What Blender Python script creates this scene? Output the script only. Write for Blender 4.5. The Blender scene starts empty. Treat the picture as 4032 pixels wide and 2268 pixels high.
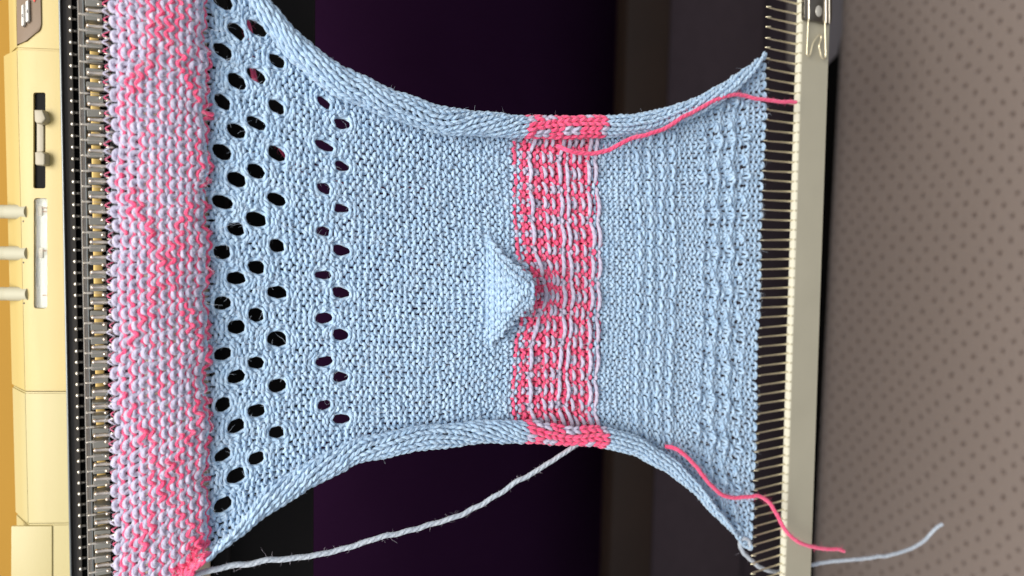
import bpy, bmesh, math, random
import numpy as np
from mathutils import Vector, Matrix, noise as mnoise

random.seed(7); rng = np.random.default_rng(7)
scene = bpy.context.scene
COL = scene.collection

# ------------------------------------------------------------------ camera geometry
# The photograph is a picture held sideways: image left is up in the room.
FPX, CU, CV = 3000.0, 2016.0, 1134.0
def unit(a): a = np.array(a, float); return a / np.linalg.norm(a)
z_c = -unit([7950 - CU, 1050 - CV, FPX])
x_c = -unit([900 - CU, 45000 - CV, FPX]); x_c = unit(x_c - z_c * np.dot(x_c, z_c))
y_c = np.cross(z_c, x_c)
AX = np.array([x_c, y_c, z_c])
def ray(u, v):
    u = np.asarray(u, float); v = np.asarray(v, float)
    c = np.stack([u - CU, v - CV, np.full(np.broadcast(u, v).shape, FPX)], -1) if u.shape == v.shape else \
        np.stack(np.broadcast_arrays(u - CU, v - CV, FPX), -1)
    return c @ AX.T
r1, r2 = ray(440, 1131.0), ray(440, 1189.5)
DIST = 0.0045 / abs(r1[0] / r1[1] - r2[0] / r2[1])
CAM = np.array([0.0, -DIST, 1.40])
def PY(u, v, y=0.0):
    r = ray(u, v); t = (np.asarray(y) - CAM[1]) / r[..., 1]
    return CAM + r * t[..., None]
def PZ(u, v, z):
    r = ray(u, v); t = (z - CAM[2]) / r[..., 2]
    return CAM + r * t[..., None]
def PP(u, v, o, n):
    r = ray(u, v); t = np.dot(np.asarray(o) - CAM, n) / (r @ np.asarray(n))
    return CAM + r * np.asarray(t)[..., None]

cam_d = bpy.data.cameras.new('camera'); cam = bpy.data.objects.new('camera', cam_d); COL.objects.link(cam)
cam_d.sensor_width = 36; cam_d.lens = 36 * FPX / 4032; cam_d.clip_start = 0.01; cam_d.clip_end = 50
cam.matrix_world = Matrix(((AX[0, 0], -AX[0, 1], -AX[0, 2], CAM[0]), (AX[1, 0], -AX[1, 1], -AX[1, 2], CAM[1]),
                           (AX[2, 0], -AX[2, 1], -AX[2, 2], CAM[2]), (0, 0, 0, 1)))
cam_d.dof.use_dof = True; cam_d.dof.focus_distance = 0.275; cam_d.dof.aperture_fstop = 9.5
scene.camera = cam

world = bpy.data.worlds.new("World"); scene.world = world; world.use_nodes = True
bg = world.node_tree.nodes['Background']
bg.inputs[0].default_value = (0.92, 0.94, 1.0, 1); bg.inputs[1].default_value = 0.58
scene.view_settings.view_transform = 'Standard'; scene.view_settings.look = 'None'
scene.view_settings.exposure = 0.0; scene.view_settings.gamma = 1.0

def area(name, loc, target, sx, sy, energy, col):
    l = bpy.data.lights.new(name, 'AREA'); l.shape = 'RECTANGLE'; l.size = sx; l.size_y = sy
    l.energy = energy; l.color = col
    o = bpy.data.objects.new(name, l); COL.objects.link(o); o.location = loc
    o.rotation_euler = (Vector(target) - Vector(loc)).to_track_quat('-Z', 'Y').to_euler()
    return o
area('window_light', (0.05, -0.72, 2.60), (0, 0.05, 1.25), 1.20, 0.80, 37.0, (1.0, 0.955, 0.88))

# ------------------------------------------------------------------ materials
def new_mat(name):
    m = bpy.data.materials.new(name); m.use_nodes = True
    return m, m.node_tree, m.node_tree.nodes['Principled BSDF']
def nd(nt, t, **kw):
    n = nt.nodes.new(t)
    for k, v in kw.items(): setattr(n, k, v)
    return n
def rgba(c): return (c[0], c[1], c[2], 1)
def simple(name, col, rough=0.5, metal=0.0, var=0.06, scale=60, bump=0.0, bscale=900, spec=0.5, coat=0.0):
    m, nt, b = new_mat(name)
    tc = nd(nt, 'ShaderNodeTexCoord'); n = nd(nt, 'ShaderNodeTexNoise')
    n.inputs['Scale'].default_value = scale; n.inputs['Detail'].default_value = 6
    nt.links.new(tc.outputs['Object'], n.inputs['Vector'])
    mx = nd(nt, 'ShaderNodeMix', data_type='RGBA')
    mx.inputs[6].default_value = rgba([c * (1 - var) for c in col]); mx.inputs[7].default_value = rgba([min(1, c * (1 + var)) for c in col])
    nt.links.new(n.outputs['Fac'], mx.inputs[0]); nt.links.new(mx.outputs[2], b.inputs['Base Color'])
    b.inputs['Roughness'].default_value = rough; b.inputs['Metallic'].default_value = metal
    b.inputs['Specular IOR Level'].default_value = spec; b.inputs['Coat Weight'].default_value = coat
    if bump > 0:
        n2 = nd(nt, 'ShaderNodeTexNoise'); n2.inputs['Scale'].default_value = bscale; n2.inputs['Detail'].default_value = 3
        nt.links.new(tc.outputs['Object'], n2.inputs['Vector'])
        bp = nd(nt, 'ShaderNodeBump'); bp.inputs['Strength'].default_value = bump; bp.inputs['Distance'].default_value = 0.0004
        nt.links.new(n2.outputs['Fac'], bp.inputs['Height']); nt.links.new(bp.outputs[0], b.inputs['Normal'])
    return m
def yarn_mat(name, col, col2, plies=3.0, k=1.0):
    """u of the UV runs along the yarn in millimetres, v once round it: together they give the twisted plies"""
    m, nt, b = new_mat(name)
    uv = nd(nt, 'ShaderNodeUVMap'); sp = nd(nt, 'ShaderNodeSeparateXYZ'); nt.links.new(uv.outputs[0], sp.inputs[0])
    a = nd(nt, 'ShaderNodeMath', operation='MULTIPLY'); a.inputs[1].default_value = 2.3 * k; nt.links.new(sp.outputs[0], a.inputs[0])
    c = nd(nt, 'ShaderNodeMath', operation='MULTIPLY_ADD'); c.inputs[1].default_value = 2 * math.pi * plies
    nt.links.new(sp.outputs[1], c.inputs[0]); nt.links.new(a.outputs[0], c.inputs[2])
    s = nd(nt, 'ShaderNodeMath', operation='SINE'); nt.links.new(c.outputs[0], s.inputs[0])
    tc = nd(nt, 'ShaderNodeTexCoord'); n = nd(nt, 'ShaderNodeTexNoise'); n.inputs['Scale'].default_value = 1400; n.inputs['Detail'].default_value = 4
    nt.links.new(tc.outputs['Object'], n.inputs['Vector'])
    h = nd(nt, 'ShaderNodeMath', operation='MULTIPLY_ADD'); h.inputs[1].default_value = 0.38
    nt.links.new(s.outputs[0], h.inputs[0]); nt.links.new(n.outputs['Fac'], h.inputs[2])
    bp = nd(nt, 'ShaderNodeBump'); bp.inputs['Strength'].default_value = 0.7; bp.inputs['Distance'].default_value = 0.0004
    nt.links.new(h.outputs[0], bp.inputs['Height']); nt.links.new(bp.outputs[0], b.inputs['Normal'])
    n3 = nd(nt, 'ShaderNodeTexNoise'); n3.inputs['Scale'].default_value = 380; n3.inputs['Detail'].default_value = 5
    nt.links.new(tc.outputs['Object'], n3.inputs['Vector'])
    mp = nd(nt, 'ShaderNodeMapRange'); mp.inputs[1].default_value = 0.3; mp.inputs[2].default_value = 0.7
    nt.links.new(n3.outputs['Fac'], mp.inputs[0])
    mx = nd(nt, 'ShaderNodeMix', data_type='RGBA'); mx.inputs[6].default_value = rgba(col); mx.inputs[7].default_value = rgba(col2)
    nt.links.new(mp.outputs[0], mx.inputs[0]); nt.links.new(mx.outputs[2], b.inputs['Base Color'])
    b.inputs['Roughness'].default_value = 0.75; b.inputs['Specular IOR Level'].default_value = 0.2
    b.inputs['Subsurface Weight'].default_value = 0.45; b.inputs['Subsurface Radius'].default_value = (1, 1, 1); b.inputs['Subsurface Scale'].default_value = 0.0006
    b.inputs['Sheen Weight'].default_value = 0.3; b.inputs['Sheen Roughness'].default_value = 0.5
    return m
M = {}
M['blue'] = yarn_mat('blue_yarn', (0.34, 0.505, 0.70), (0.47, 0.625, 0.79))
M['lilac'] = yarn_mat('lilac_yarn', (0.43, 0.42, 0.57), (0.57, 0.53, 0.67))
M['pink'] = yarn_mat('pink_yarn', (0.86, 0.07, 0.195), (0.93, 0.13, 0.27))
M['grey'] = yarn_mat('pale_grey_yarn', (0.40, 0.46, 0.54), (0.54, 0.60, 0.67))
M['fibre'] = simple('loose_fibre', (0.55, 0.62, 0.72), 0.5)
M['kfibre'] = simple('pink_fibre', (0.85, 0.12, 0.25), 0.5)
M['pfibre'] = simple('pale_fibre', (0.72, 0.66, 0.76), 0.5)
M['cream'] = simple('aged_cream_plastic', (0.50, 0.395, 0.15), 0.42, var=0.10, scale=22, bump=0.15, bscale=2500)
M['cream2'] = simple('aged_ivory_plastic', (0.49, 0.42, 0.20), 0.42, var=0.05, scale=14, bump=0.15, bscale=2500)
M['brown'] = simple('brown_panel', (0.17, 0.11, 0.065), 0.5, bump=0.1)
M['button'] = simple('white_button', (0.72, 0.70, 0.66), 0.35)
M['mark'] = simple('printed_mark', (0.05, 0.05, 0.06), 0.6)
M['red'] = simple('red_mark', (0.75, 0.05, 0.03), 0.5)
M['lever'] = simple('grey_beige_plastic', (0.38, 0.34, 0.25), 0.45, bump=0.1)
M['black'] = simple('matt_black', (0.008, 0.008, 0.008), 0.7, spec=0.12)
M['darkgrey'] = simple('dark_grey_metal', (0.075, 0.068, 0.062), 0.5, metal=0.0, bump=0.1)
M['bluegrey'] = simple('blue_grey_edge', (0.20, 0.22, 0.23), 0.35, metal=0.5)
M['steel'] = simple('bright_steel', (0.86, 0.80, 0.70), 0.30, metal=1.0, var=0.12, scale=400)
M['railsteel'] = simple('brushed_steel', (0.50, 0.48, 0.43), 0.45, metal=0.45, var=0.25, scale=500, bump=0.3)
M['needle'] = simple('needle_steel', (0.80, 0.72, 0.64), 0.26, metal=1.0, var=0.2, scale=300)
M['brass'] = simple('brass', (0.62, 0.44, 0.16), 0.5, metal=0.5, var=0.25, scale=300)
M['sinker'] = simple('grey_sinker', (0.20, 0.20, 0.185), 0.45, metal=0.1, var=0.1, scale=200)
M['knob'] = simple('ivory_knob', (0.45, 0.43, 0.32), 0.5)
M['white'] = simple('white_card', (0.88, 0.88, 0.84), 0.6, var=0.12, scale=90)
M['tan'] = simple('tan_piece', (0.52, 0.45, 0.36), 0.5)
M['orange'] = simple('orange_print', (0.66, 0.42, 0.30), 0.6)
M['comb'] = simple('comb_beige_paint', (0.40, 0.375, 0.29), 0.45, var=0.09, scale=45, bump=0.12, bscale=1800)
M['comb_lit'] = simple('comb_lit_edge', (0.74, 0.72, 0.60), 0.4, var=0.04)  # paler than the bar: light from above is painted into the ledge colour
M['beige'] = simple('dull_beige_plastic', (0.30, 0.255, 0.19), 0.5, bump=0.1)
M['clip'] = simple('dark_spring_steel', (0.20, 0.185, 0.165), 0.3, metal=0.9, var=0.2, scale=300)
M['wire'] = simple('brass_wire', (0.85, 0.77, 0.55), 0.36, metal=0.85)
M['purple'] = simple('dark_purple_paint', (0.024, 0.006, 0.027), 0.9, var=0.25, scale=5, spec=0.05)
M['ochre'] = simple('ochre_paint', (0.62, 0.33, 0.045), 0.8, var=0.08, scale=5)
M['wood'] = simple('dark_wood', (0.026, 0.012, 0.006), 0.7, var=0.3, scale=12)
M['greycloth'] = simple('grey_cloth', (0.048, 0.032, 0.040), 0.9, var=0.2, scale=40)
M['floor'] = simple('brown_floor', (0.10, 0.065, 0.04), 0.6, var=0.2, scale=6)
M['tableblack'] = simple('black_laminate', (0.009, 0.008, 0.008), 0.6, var=0.2, scale=20, spec=0.12)
# clear window plastic
m, nt, b = new_mat('clear_plastic'); b.inputs['Transmission Weight'].default_value = 0.96
b.inputs['Base Color'].default_value = (0.9, 0.92, 0.9, 1); b.inputs['Roughness'].default_value = 0.08; b.inputs['IOR'].default_value = 1.2
M['clear'] = m
# upholstery with staggered dark pits
m, nt, b = new_mat('dotted_upholstery')
tc = nd(nt, 'ShaderNodeTexCoord'); mp = nd(nt, 'ShaderNodeMapping'); mp.inputs['Scale'].default_value = (33, 37, 1); mp.inputs['Rotation'].default_value = (0, 0, 0.02)
nt.links.new(tc.outputs['Object'], mp.inputs[0])
wn = nd(nt, 'ShaderNodeTexNoise'); wn.inputs['Scale'].default_value = 9; nt.links.new(tc.outputs['Object'], wn.inputs['Vector'])
wm = nd(nt, 'ShaderNodeVectorMath', operation='MULTIPLY_ADD'); wm.inputs[1].default_value = (1.1, 1.1, 0)
nt.links.new(wn.outputs['Color'], wm.inputs[0]); nt.links.new(mp.outputs[0], wm.inputs[2])
def dots(off):
    ad = nd(nt, 'ShaderNodeVectorMath', operation='ADD'); ad.inputs[1].default_value = off; nt.links.new(wm.outputs[0], ad.inputs[0])
    fr = nd(nt, 'ShaderNodeVectorMath', operation='FRACTION'); nt.links.new(ad.outputs[0], fr.inputs[0])
    sb = nd(nt, 'ShaderNodeVectorMath', operation='SUBTRACT'); sb.inputs[1].default_value = (0.5, 0.5, 0); nt.links.new(fr.outputs[0], sb.inputs[0])
    ml = nd(nt, 'ShaderNodeVectorMath', operation='MULTIPLY'); ml.inputs[1].default_value = (1, 1, 0); nt.links.new(sb.outputs[0], ml.inputs[0])
    ln = nd(nt, 'ShaderNodeVectorMath', operation='LENGTH'); nt.links.new(ml.outputs[0], ln.inputs[0]); return ln
d1, d2 = dots((0, 0, 0)), dots((0.5, 0.5, 0))
mn = nd(nt, 'ShaderNodeMath', operation='MINIMUM'); nt.links.new(d1.outputs['Value'], mn.inputs[0]); nt.links.new(d2.outputs['Value'], mn.inputs[1])
mr = nd(nt, 'ShaderNodeMapRange'); mr.inputs[1].default_value = 0.04; mr.inputs[2].default_value = 0.16; nt.links.new(mn.outputs[0], mr.inputs[0])
mx = nd(nt, 'ShaderNodeMix', data_type='RGBA'); mx.inputs[6].default_value = (0.185, 0.14, 0.12, 1); mx.inputs[7].default_value = (0.345, 0.285, 0.255, 1)
nt.links.new(mr.outputs[0], mx.inputs[0]); nt.links.new(mx.outputs[2], b.inputs['Base Color'])
fb = nd(nt, 'ShaderNodeTexNoise'); fb.inputs['Scale'].default_value = 260; nt.links.new(tc.outputs['Object'], fb.inputs['Vector'])
bh = nd(nt, 'ShaderNodeMath', operation='MULTIPLY_ADD'); bh.inputs[1].default_value = 0.4; nt.links.new(fb.outputs['Fac'], bh.inputs[0]); nt.links.new(mr.outputs[0], bh.inputs[2])
bp = nd(nt, 'ShaderNodeBump'); bp.inputs['Distance'].default_value = 0.003; bp.inputs['Strength'].default_value = 0.6
nt.links.new(bh.outputs[0], bp.inputs['Height']); nt.links.new(bp.outputs[0], b.inputs['Normal'])
b.inputs['Roughness'].default_value = 0.9; b.inputs['Sheen Weight'].default_value = 0.15
M['upholstery'] = m

# ------------------------------------------------------------------ object helpers
def empty(name, loc=(0, 0, 0), parent=None):
    o = bpy.data.objects.new(name, None); COL.objects.link(o); o.location = loc; o.empty_display_size = 0.01
    if parent: o.parent = parent
    return o
def tag(o, label=None, cat=None, group=None, kind=None):
    if label: o['label'] = label
    if cat: o['category'] = cat
    if group: o['group'] = group
    if kind: o['kind'] = kind
    return o
def finish(name, me, mat, parent, smooth):
    for mm in (mat if isinstance(mat, (list, tuple)) else [mat]): me.materials.append(mm)
    if smooth: me.polygons.foreach_set('use_smooth', np.ones(len(me.polygons), bool))
    o = bpy.data.objects.new(name, me); COL.objects.link(o)
    if parent is not None:
        o.parent = parent; o.matrix_parent_inverse = Matrix.Translation(parent_world(parent)).inverted()
    return o
def parent_world(p):
    v = Vector((0, 0, 0)); q = p
    while q is not None: v = v + q.location + (q.matrix_parent_inverse.translation if q.parent else Vector((0, 0, 0))); q = q.parent
    return v
def bm_obj(name, bm, mat, parent=None, smooth=False):
    me = bpy.data.meshes.new(name); bmesh.ops.recalc_face_normals(bm, faces=bm.faces); bm.to_mesh(me); bm.free()
    o = finish(name, me, mat, parent, smooth)
    if smooth == 'auto':
        me.polygons.foreach_set('use_smooth', np.ones(len(me.polygons), bool))
        try: me.set_sharp_from_angle(angle=0.7)
        except Exception: pass
    return o
def quads_mesh(name, V, Q, UV=None, mi=None):
    me = bpy.data.meshes.new(name)
    me.vertices.add(len(V)); me.vertices.foreach_set('co', np.asarray(V, np.float32).ravel())
    me.loops.add(Q.size); me.loops.foreach_set('vertex_index', Q.astype(np.int32).ravel())
    me.polygons.add(len(Q)); me.polygons.foreach_set('loop_start', np.arange(0, Q.size, 4, dtype=np.int32))
    if mi is not None: me.polygons.foreach_set('material_index', mi.astype(np.int32))
    if UV is not None:
        l = me.uv_layers.new(name='UVMap'); l.data.foreach_set('uv', UV.astype(np.float32).ravel())
    me.update(calc_edges=True); me.validate()
    return me
def tube_np(P, r, ref, sides=8, lobes=0, twist=1.0, cap=True):
    """P (n,3) centres, r scalar or (n,), ref (n,3) reference normals; returns verts, quads, uv (per loop)"""
    n = len(P); r = np.broadcast_to(np.asarray(r, float), (n,)).copy()
    if cap:
        r[0] *= 0.25; r[-1] *= 0.25
    T = np.gradient(P, axis=0); T /= np.linalg.norm(T, axis=1)[:, None] + 1e-12
    B = np.cross(T, ref); B /= np.linalg.norm(B, axis=1)[:, None] + 1e-12
    N = np.cross(B, T)
    s = np.concatenate([[0], np.cumsum(np.linalg.norm(np.diff(P, axis=0), axis=1))]) * 1000
    th = np.arange(sides) / sides * 2 * np.pi
    R = r[:, None] * np.ones(sides)
    if lobes: R = R * (0.90 + 0.12 * np.abs(np.cos(0.5 * lobes * (th[None, :] + twist * s[:, None]))))
    V = P[:, None, :] + R[..., None] * (np.cos(th)[None, :, None] * N[:, None, :] + np.sin(th)[None, :, None] * B[:, None, :])
    i = np.arange(n - 1)[:, None] * sides; k = np.arange(sides)[None, :]; k2 = (k + 1) % sides
    Q = np.stack([i + k, i + k2, i + sides + k2, i + sides + k], -1).reshape(-1, 4)
    s0 = np.repeat(s[:-1], sides); s1 = np.repeat(s[1:], sides)
    v0 = np.tile(np.arange(sides) / sides, n - 1); v1 = v0 + 1.0 / sides
    UV = np.stack([np.stack([s0, v0], -1), np.stack([s0, v1], -1), np.stack([s1, v1], -1), np.stack([s1, v0], -1)], 1)
    return V.reshape(-1, 3), Q, UV
def join_tubes(lst):
    V, Q, U, off = [], [], [], 0
    for v, q, uv in lst: V.append(v); Q.append(q + off); U.append(uv); off += len(v)
    return np.concatenate(V), np.concatenate(Q), np.concatenate(U)
def cr(P, per=10):
    P = np.asarray(P, float); Pp = np.vstack([2 * P[0] - P[1], P, 2 * P[-1] - P[-2]]); out = []
    t = np.linspace(0, 1, per, endpoint=False)[:, None]
    for i in range(1, len(Pp) - 2):
        a, b, c, d = Pp[i - 1], Pp[i], Pp[i + 1], Pp[i + 2]
        out.append(0.5 * (2 * b + (c - a) * t + (2 * a - 5 * b + 4 * c - d) * t * t + (3 * b - a - 3 * c + d) * t ** 3))
    out.append(P[-1:]); return np.vstack(out)
def wire(name, pts, r, mat, parent, sides=8, per=6):
    P = cr(pts, per) if len(pts) > 2 else np.asarray(pts, float)
    d = P[-1] - P[0]; ref = np.tile([0.13, -0.97, 0.2], (len(P), 1))
    v, q, uv = tube_np(P, r, ref, sides); me = quads_mesh(name, v, q, uv)
    return finish(name, me, mat, parent, True)
def box_bm(bm, p0, p1, bev=0.0, seg=2):
    """axis aligned box between two corners"""
    c = [(a + b) / 2 for a, b in zip(p0, p1)]; s = [abs(b - a) for a, b in zip(p0, p1)]
    r = bmesh.ops.create_cube(bm, size=1.0, matrix=Matrix.Translation(c) @ Matrix.Diagonal((s[0], s[1], s[2], 1)))
    if bev > 0:
        ed = list({e for v in r['verts'] for e in v.link_edges})
        bmesh.ops.bevel(bm, geom=ed, offset=bev, segments=seg, affect='EDGES', profile=0.5)
def prism_bm(bm, prof, x0, x1):
    """profile [(y,z)] pushed along x"""
    a = [bm.verts.new((x0, y, z)) for y, z in prof]; b = [bm.verts.new((x1, y, z)) for y, z in prof]; n = len(prof)
    for i in range(n): bm.faces.new((a[i], a[(i + 1) % n], b[(i + 1) % n], b[i]))
    bm.faces.new(a[::-1]); bm.faces.new(b)
def slab_bm(bm, pts, nrm, depth, bev=0.0):
    """outline (world points on one plane) given thickness along -nrm"""
    nrm = np.asarray(nrm); a = [bm.verts.new(tuple(p)) for p in pts]; b = [bm.verts.new(tuple(np.asarray(p) - nrm * depth)) for p in pts]; n = len(pts)
    top = bm.faces.new(a); bm.faces.new(b[::-1])
    for i in range(n): bm.faces.new((a[i], b[i], b[(i + 1) % n], a[(i + 1) % n]))
    if bev > 0: bmesh.ops.bevel(bm, geom=list(top.edges), offset=bev, segments=3, affect='EDGES', profile=0.5)
def rrect(u0, v0, u1, v1, r, n=5):
    out = []
    for cu, cv, a0 in ((u1 - r, v1 - r, 0), (u0 + r, v1 - r, 90), (u0 + r, v0 + r, 180), (u1 - r, v0 + r, 270)):
        for k in range(n): t = math.radians(a0 + 90 * k / (n - 1)); out.append((cu + r * math.cos(t), cv + r * math.sin(t)))
    return out

# ================================================================== THE ROOM
XL, XR = -1.6, 1.6
bm = bmesh.new(); box_bm(bm, (XL, -1.5, -0.05), (XR, 1.0, 0.0)); tag(bm_obj('floor', bm, M['floor']), kind='structure')
zsplit = float(PY(330, 1134, 0.78)[2])
bm = bmesh.new(); box_bm(bm, (XL, 0.92, 1.303), (XR, 1.0, 2.6)); tag(bm_obj('wall', bm, M['ochre']), kind='structure')
bm = bmesh.new(); box_bm(bm, (XL, 0.92, 0.0), (XR, 1.0, 1.30)); tag(bm_obj('wall_lower', bm, M['purple']), kind='structure')

# bench behind and below
YB = 0.73
z_rt = float(PY(2432, 1134, YB)[2]); z_rb = float(PY(2600, 1134, YB)[2]); z_seat = float(PY(3105, 1134, YB)[2])
bench = empty('upholstered_bench', (0, 0.35, 0)); tag(bench, 'low upholstered bench with dark wooden top rail and dotted brown seat, below the comb', 'bench')
bm = bmesh.new(); box_bm(bm, (-0.8, YB - 0.004, z_rb), (0.8, YB + 0.03, z_rt), 0.006); bm_obj('top_rail', bm, M['wood'], bench, 'auto')
bm = bmesh.new(); box_bm(bm, (-0.8, YB, float(PY(2975, 1134, YB)[2])), (0.8, YB + 0.05, z_rb - 0.001), 0.012); bm_obj('backrest', bm, M['greycloth'], bench, 'auto')
bm = bmesh.new(); box_bm(bm, (-0.8, -0.02, z_seat - 0.12), (0.8, float(PZ(3215.0, 1134.0, z_seat)[1]), z_seat), 0.045, 6); bm_obj('seat', bm, M['upholstery'], bench, 'auto')
bm = bmesh.new(); box_bm(bm, (-0.8, YB + 0.055, 0.05), (0.8, YB + 0.07, z_rt - 0.03), 0.003); bm_obj('gap_shade_panel', bm, M['greycloth'], bench, 'auto')  # added dark panel, stands in for the shade in the gap below the backrest
bm = bmesh.new(); box_bm(bm, (-0.78, 0.02, z_seat - 0.20), (0.78, YB + 0.054, z_seat - 0.125), 0.003); bm_obj('seat_board', bm, M['tableblack'], bench, 'auto')
for sx in (-0.76, 0.76):
    for sy in (0.03, 0.56):
        bm = bmesh.new(); box_bm(bm, (sx - 0.025, sy - 0.025, 0.0), (sx + 0.025, sy + 0.025, z_seat - 0.202), 0.004); bm_obj('leg', bm, M['wood'], bench, 'auto')
# rounded grey cushion corner behind the comb, upper right
cush = bmesh.new()
pc = [PY(u, v, 0.30) for u, v in ((3190, -260), (3190, 230), (3215, 262), (3260, 262), (3305, 215), (3325, 120), (3325, -260))]
slab_bm(cush, pc, (0, -1, 0), 0.03, 0.004)
tag(bm_obj('cushion', cush, simple('blue_grey_cloth', (0.10, 0.092, 0.10), 0.8), None, 'auto'), 'small blue grey rounded cushion end behind the clipped end of the comb', 'cushion')

# table under the machine
table = empty('black_table', (0, 0.3, 0)); tag(table, 'black table carrying the knitting machine, behind the lace part of the knitting', 'table')
z_a = float(PY(826, 1134, 0.03)[2]); z_b = float(PY(918, 1134, 0.03)[2]); z_cc = float(PY(1240, 1100, 0.05)[2])
bm = bmesh.new(); box_bm(bm, (-0.7, 0.03, z_b + 0.0012), (0.7, 0.62, z_a), 0.0015); bm_obj('table_top', bm, M['tableblack'], table, 'auto')
bm = bmesh.new(); box_bm(bm, (-0.68, 0.05, z_cc), (0.68, 0.075, z_b), 0.001); bm_obj('apron', bm, M['tableblack'], table, 'auto')
for sx in (-0.65, 0.65):
    bm = bmesh.new(); box_bm(bm, (sx - 0.02, 0.58, 0.0), (sx + 0.02, 0.615, z_b), 0.002); bm_obj('leg', bm, M['tableblack'], table, 'auto')

# ================================================================== THE KNITTING MACHINE
mach = empty('knitting_machine', tuple(PY(440, 1134, 0.1))); tag(mach, 'old cream knitting machine with a row of steel needles carrying the knitting', 'knitting machine')
def zy(u, y, v=1134): return float(PY(u, v, y)[2])
X0, X1 = -0.26, 0.26
# beige front plate
bm = bmesh.new(); box_bm(bm, (X0, 0.014, zy(823, 0.014)), (X1, 0.029, zy(560, 0.014)), 0.0008); bm_obj('front_plate', bm, M['beige'], mach, 'auto')
bm = bmesh.new(); box_bm(bm, (X0, 0.0292, zy(800, 0.03)), (X1, 0.075, zy(445, 0.04)), 0.0008); bm_obj('bed_body', bm, M['black'], mach, 'auto')
# brass bar and dark channel
bm = bmesh.new(); box_bm(bm, (X0, 0.044, zy(406, 0.044)), (X1, 0.047, zy(369, 0.044)), 0.0004); bm_obj('brass_bar', bm, M['brass'], mach, 'auto')
bm = bmesh.new(); box_bm(bm, (X0, 0.0475, zy(455, 0.0475)), (X1, 0.060, zy(345, 0.0475)), 0.0004); bm_obj('channel_back', bm, M['black'], mach, 'auto')
bm = bmesh.new(); box_bm(bm, (X0, 0.037, zy(350, 0.037)), (X1, 0.0385, zy(343, 0.037)), 0.0002); bm_obj('channel_lip', bm, M['bluegrey'], mach, 'auto')
# steel rail
bm = bmesh.new(); box_bm(bm, (X0, 0.020, zy(343.5, 0.020)), (X1, 0.0215, zy(328, 0.020)), 0.00012); bm_obj('steel_rail', bm, M['railsteel'], mach, 'auto')
bm = bmesh.new(); box_bm(bm, (X0, 0.0188, zy(328.5, 0.020)), (X1, 0.0199, zy(325.8, 0.020)), 0.0002); bm_obj('rail_lip', bm, M['steel'], mach, 'auto')
# black trough and dark grey strip behind the butts
bm = bmesh.new(); box_bm(bm, (X0, 0.0995, zy(345, 0.0995)), (X1, 0.104, zy(304, 0.0995)), 0.0003); bm_obj('trough', bm, M['black'], mach, 'auto')
bm = bmesh.new(); box_bm(bm, (X0, 0.097, zy(304, 0.097)), (X1, 0.104, zy(262.5, 0.097)), 0.0005); bm_obj('dark_strip', bm, M['darkgrey'], mach, 'auto')
bm = bmesh.new(); box_bm(bm, (X0, 0.095, zy(262.2, 0.095)), (X1, 0.104, zy(252, 0.095)), 0.0005); bm_obj('edge_strip', bm, M['bluegrey'], mach, 'auto')

PITCH = 0.0045
xk0 = float(PY(400, 1131, 0.0)[0])
def copies(proto, kids, n, xs):
    for x in xs:
        o = proto.copy(); COL.objects.link(o); o.parent = mach; o.matrix_parent_inverse = proto.matrix_parent_inverse.copy(); o.location.x = x - proto['_x']
        for k in kids:
            c = k.copy(); COL.objects.link(c); c.parent = o; c.matrix_parent_inverse = k.matrix_parent_inverse.copy()
def lathe_bm(bm, path, radii, seg=10):
    rings = []
    for (x, y, z), (rx, ry) in zip(path, radii):
        rings.append([bm.verts.new((x + rx * math.cos(2 * math.pi * k / seg), y + ry * math.sin(2 * math.pi * k / seg), z)) for k in range(seg)])
    for a, b in zip(rings[:-1], rings[1:]):
        for k in range(seg): bm.faces.new((a[k], a[(k + 1) % seg], b[(k + 1) % seg], b[k]))
    bm.faces.new(rings[0][::-1]); bm.faces.new(rings[-1])
ks = list(range(-27, 28))
def proto_needle():
    x = xk0; pts = [(356, .10), (358, .46), (362, .64), (367, .62), (373, .50), (382, .54), (400, .60), (420, .52), (438, .42), (452, .30)]
    bm = bmesh.new(); lathe_bm(bm, [(x, -0.0006 if u > 400 else 0.0, zy(u, 0.0)) for u, r in pts], [(r / 1000, r * 1.5 / 1000) for u, r in pts])
    o = bm_obj('needle', bm, M['needle'], mach, True); o['_x'] = x
    x2 = x - PITCH * 0.36
    bm = bmesh.new(); q = [(329, .08), (333, .22), (343, .18), (350, .34), (358, .30), (364, .10), (395, .07), (428, .03)]
    lathe_bm(bm, [(x2, -0.001, zy(u, -0.001)) for u, r in q], [(r / 1000, r / 1000) for u, r in q], 8); a = bm_obj('latch', bm, M['steel'], o, True)
    x3 = x - PITCH * 0.52
    bm = bmesh.new(); q = [(401, .06), (403, .42), (408, .58), (412, .48), (418, .08)]
    lathe_bm(bm, [(x3, 0.0005, zy(u, 0.0005)) for u, r in q], [(r / 1000, r / 1000) for u, r in q], 8); b2 = bm_obj('rivet', bm, M['steel'], o, True)
    x4 = x + PITCH * 0.22
    bm = bmesh.new(); q = [(424, .05), (438, .16), (447, .26), (452, .20), (458, .05)]
    lathe_bm(bm, [(x4, -0.003, zy(u, -0.003)) for u, r in q], [(r / 1000, r / 1000) for u, r in q], 8); c2 = bm_obj('hook', bm, M['steel'], o, True)
    return o, [a, b2, c2]
def fix_child_inv(o, kids):
    pass
o, kids = proto_needle(); copies(o, kids, 0, [xk0 + k * PITCH for k in ks if k != 0])
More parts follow.
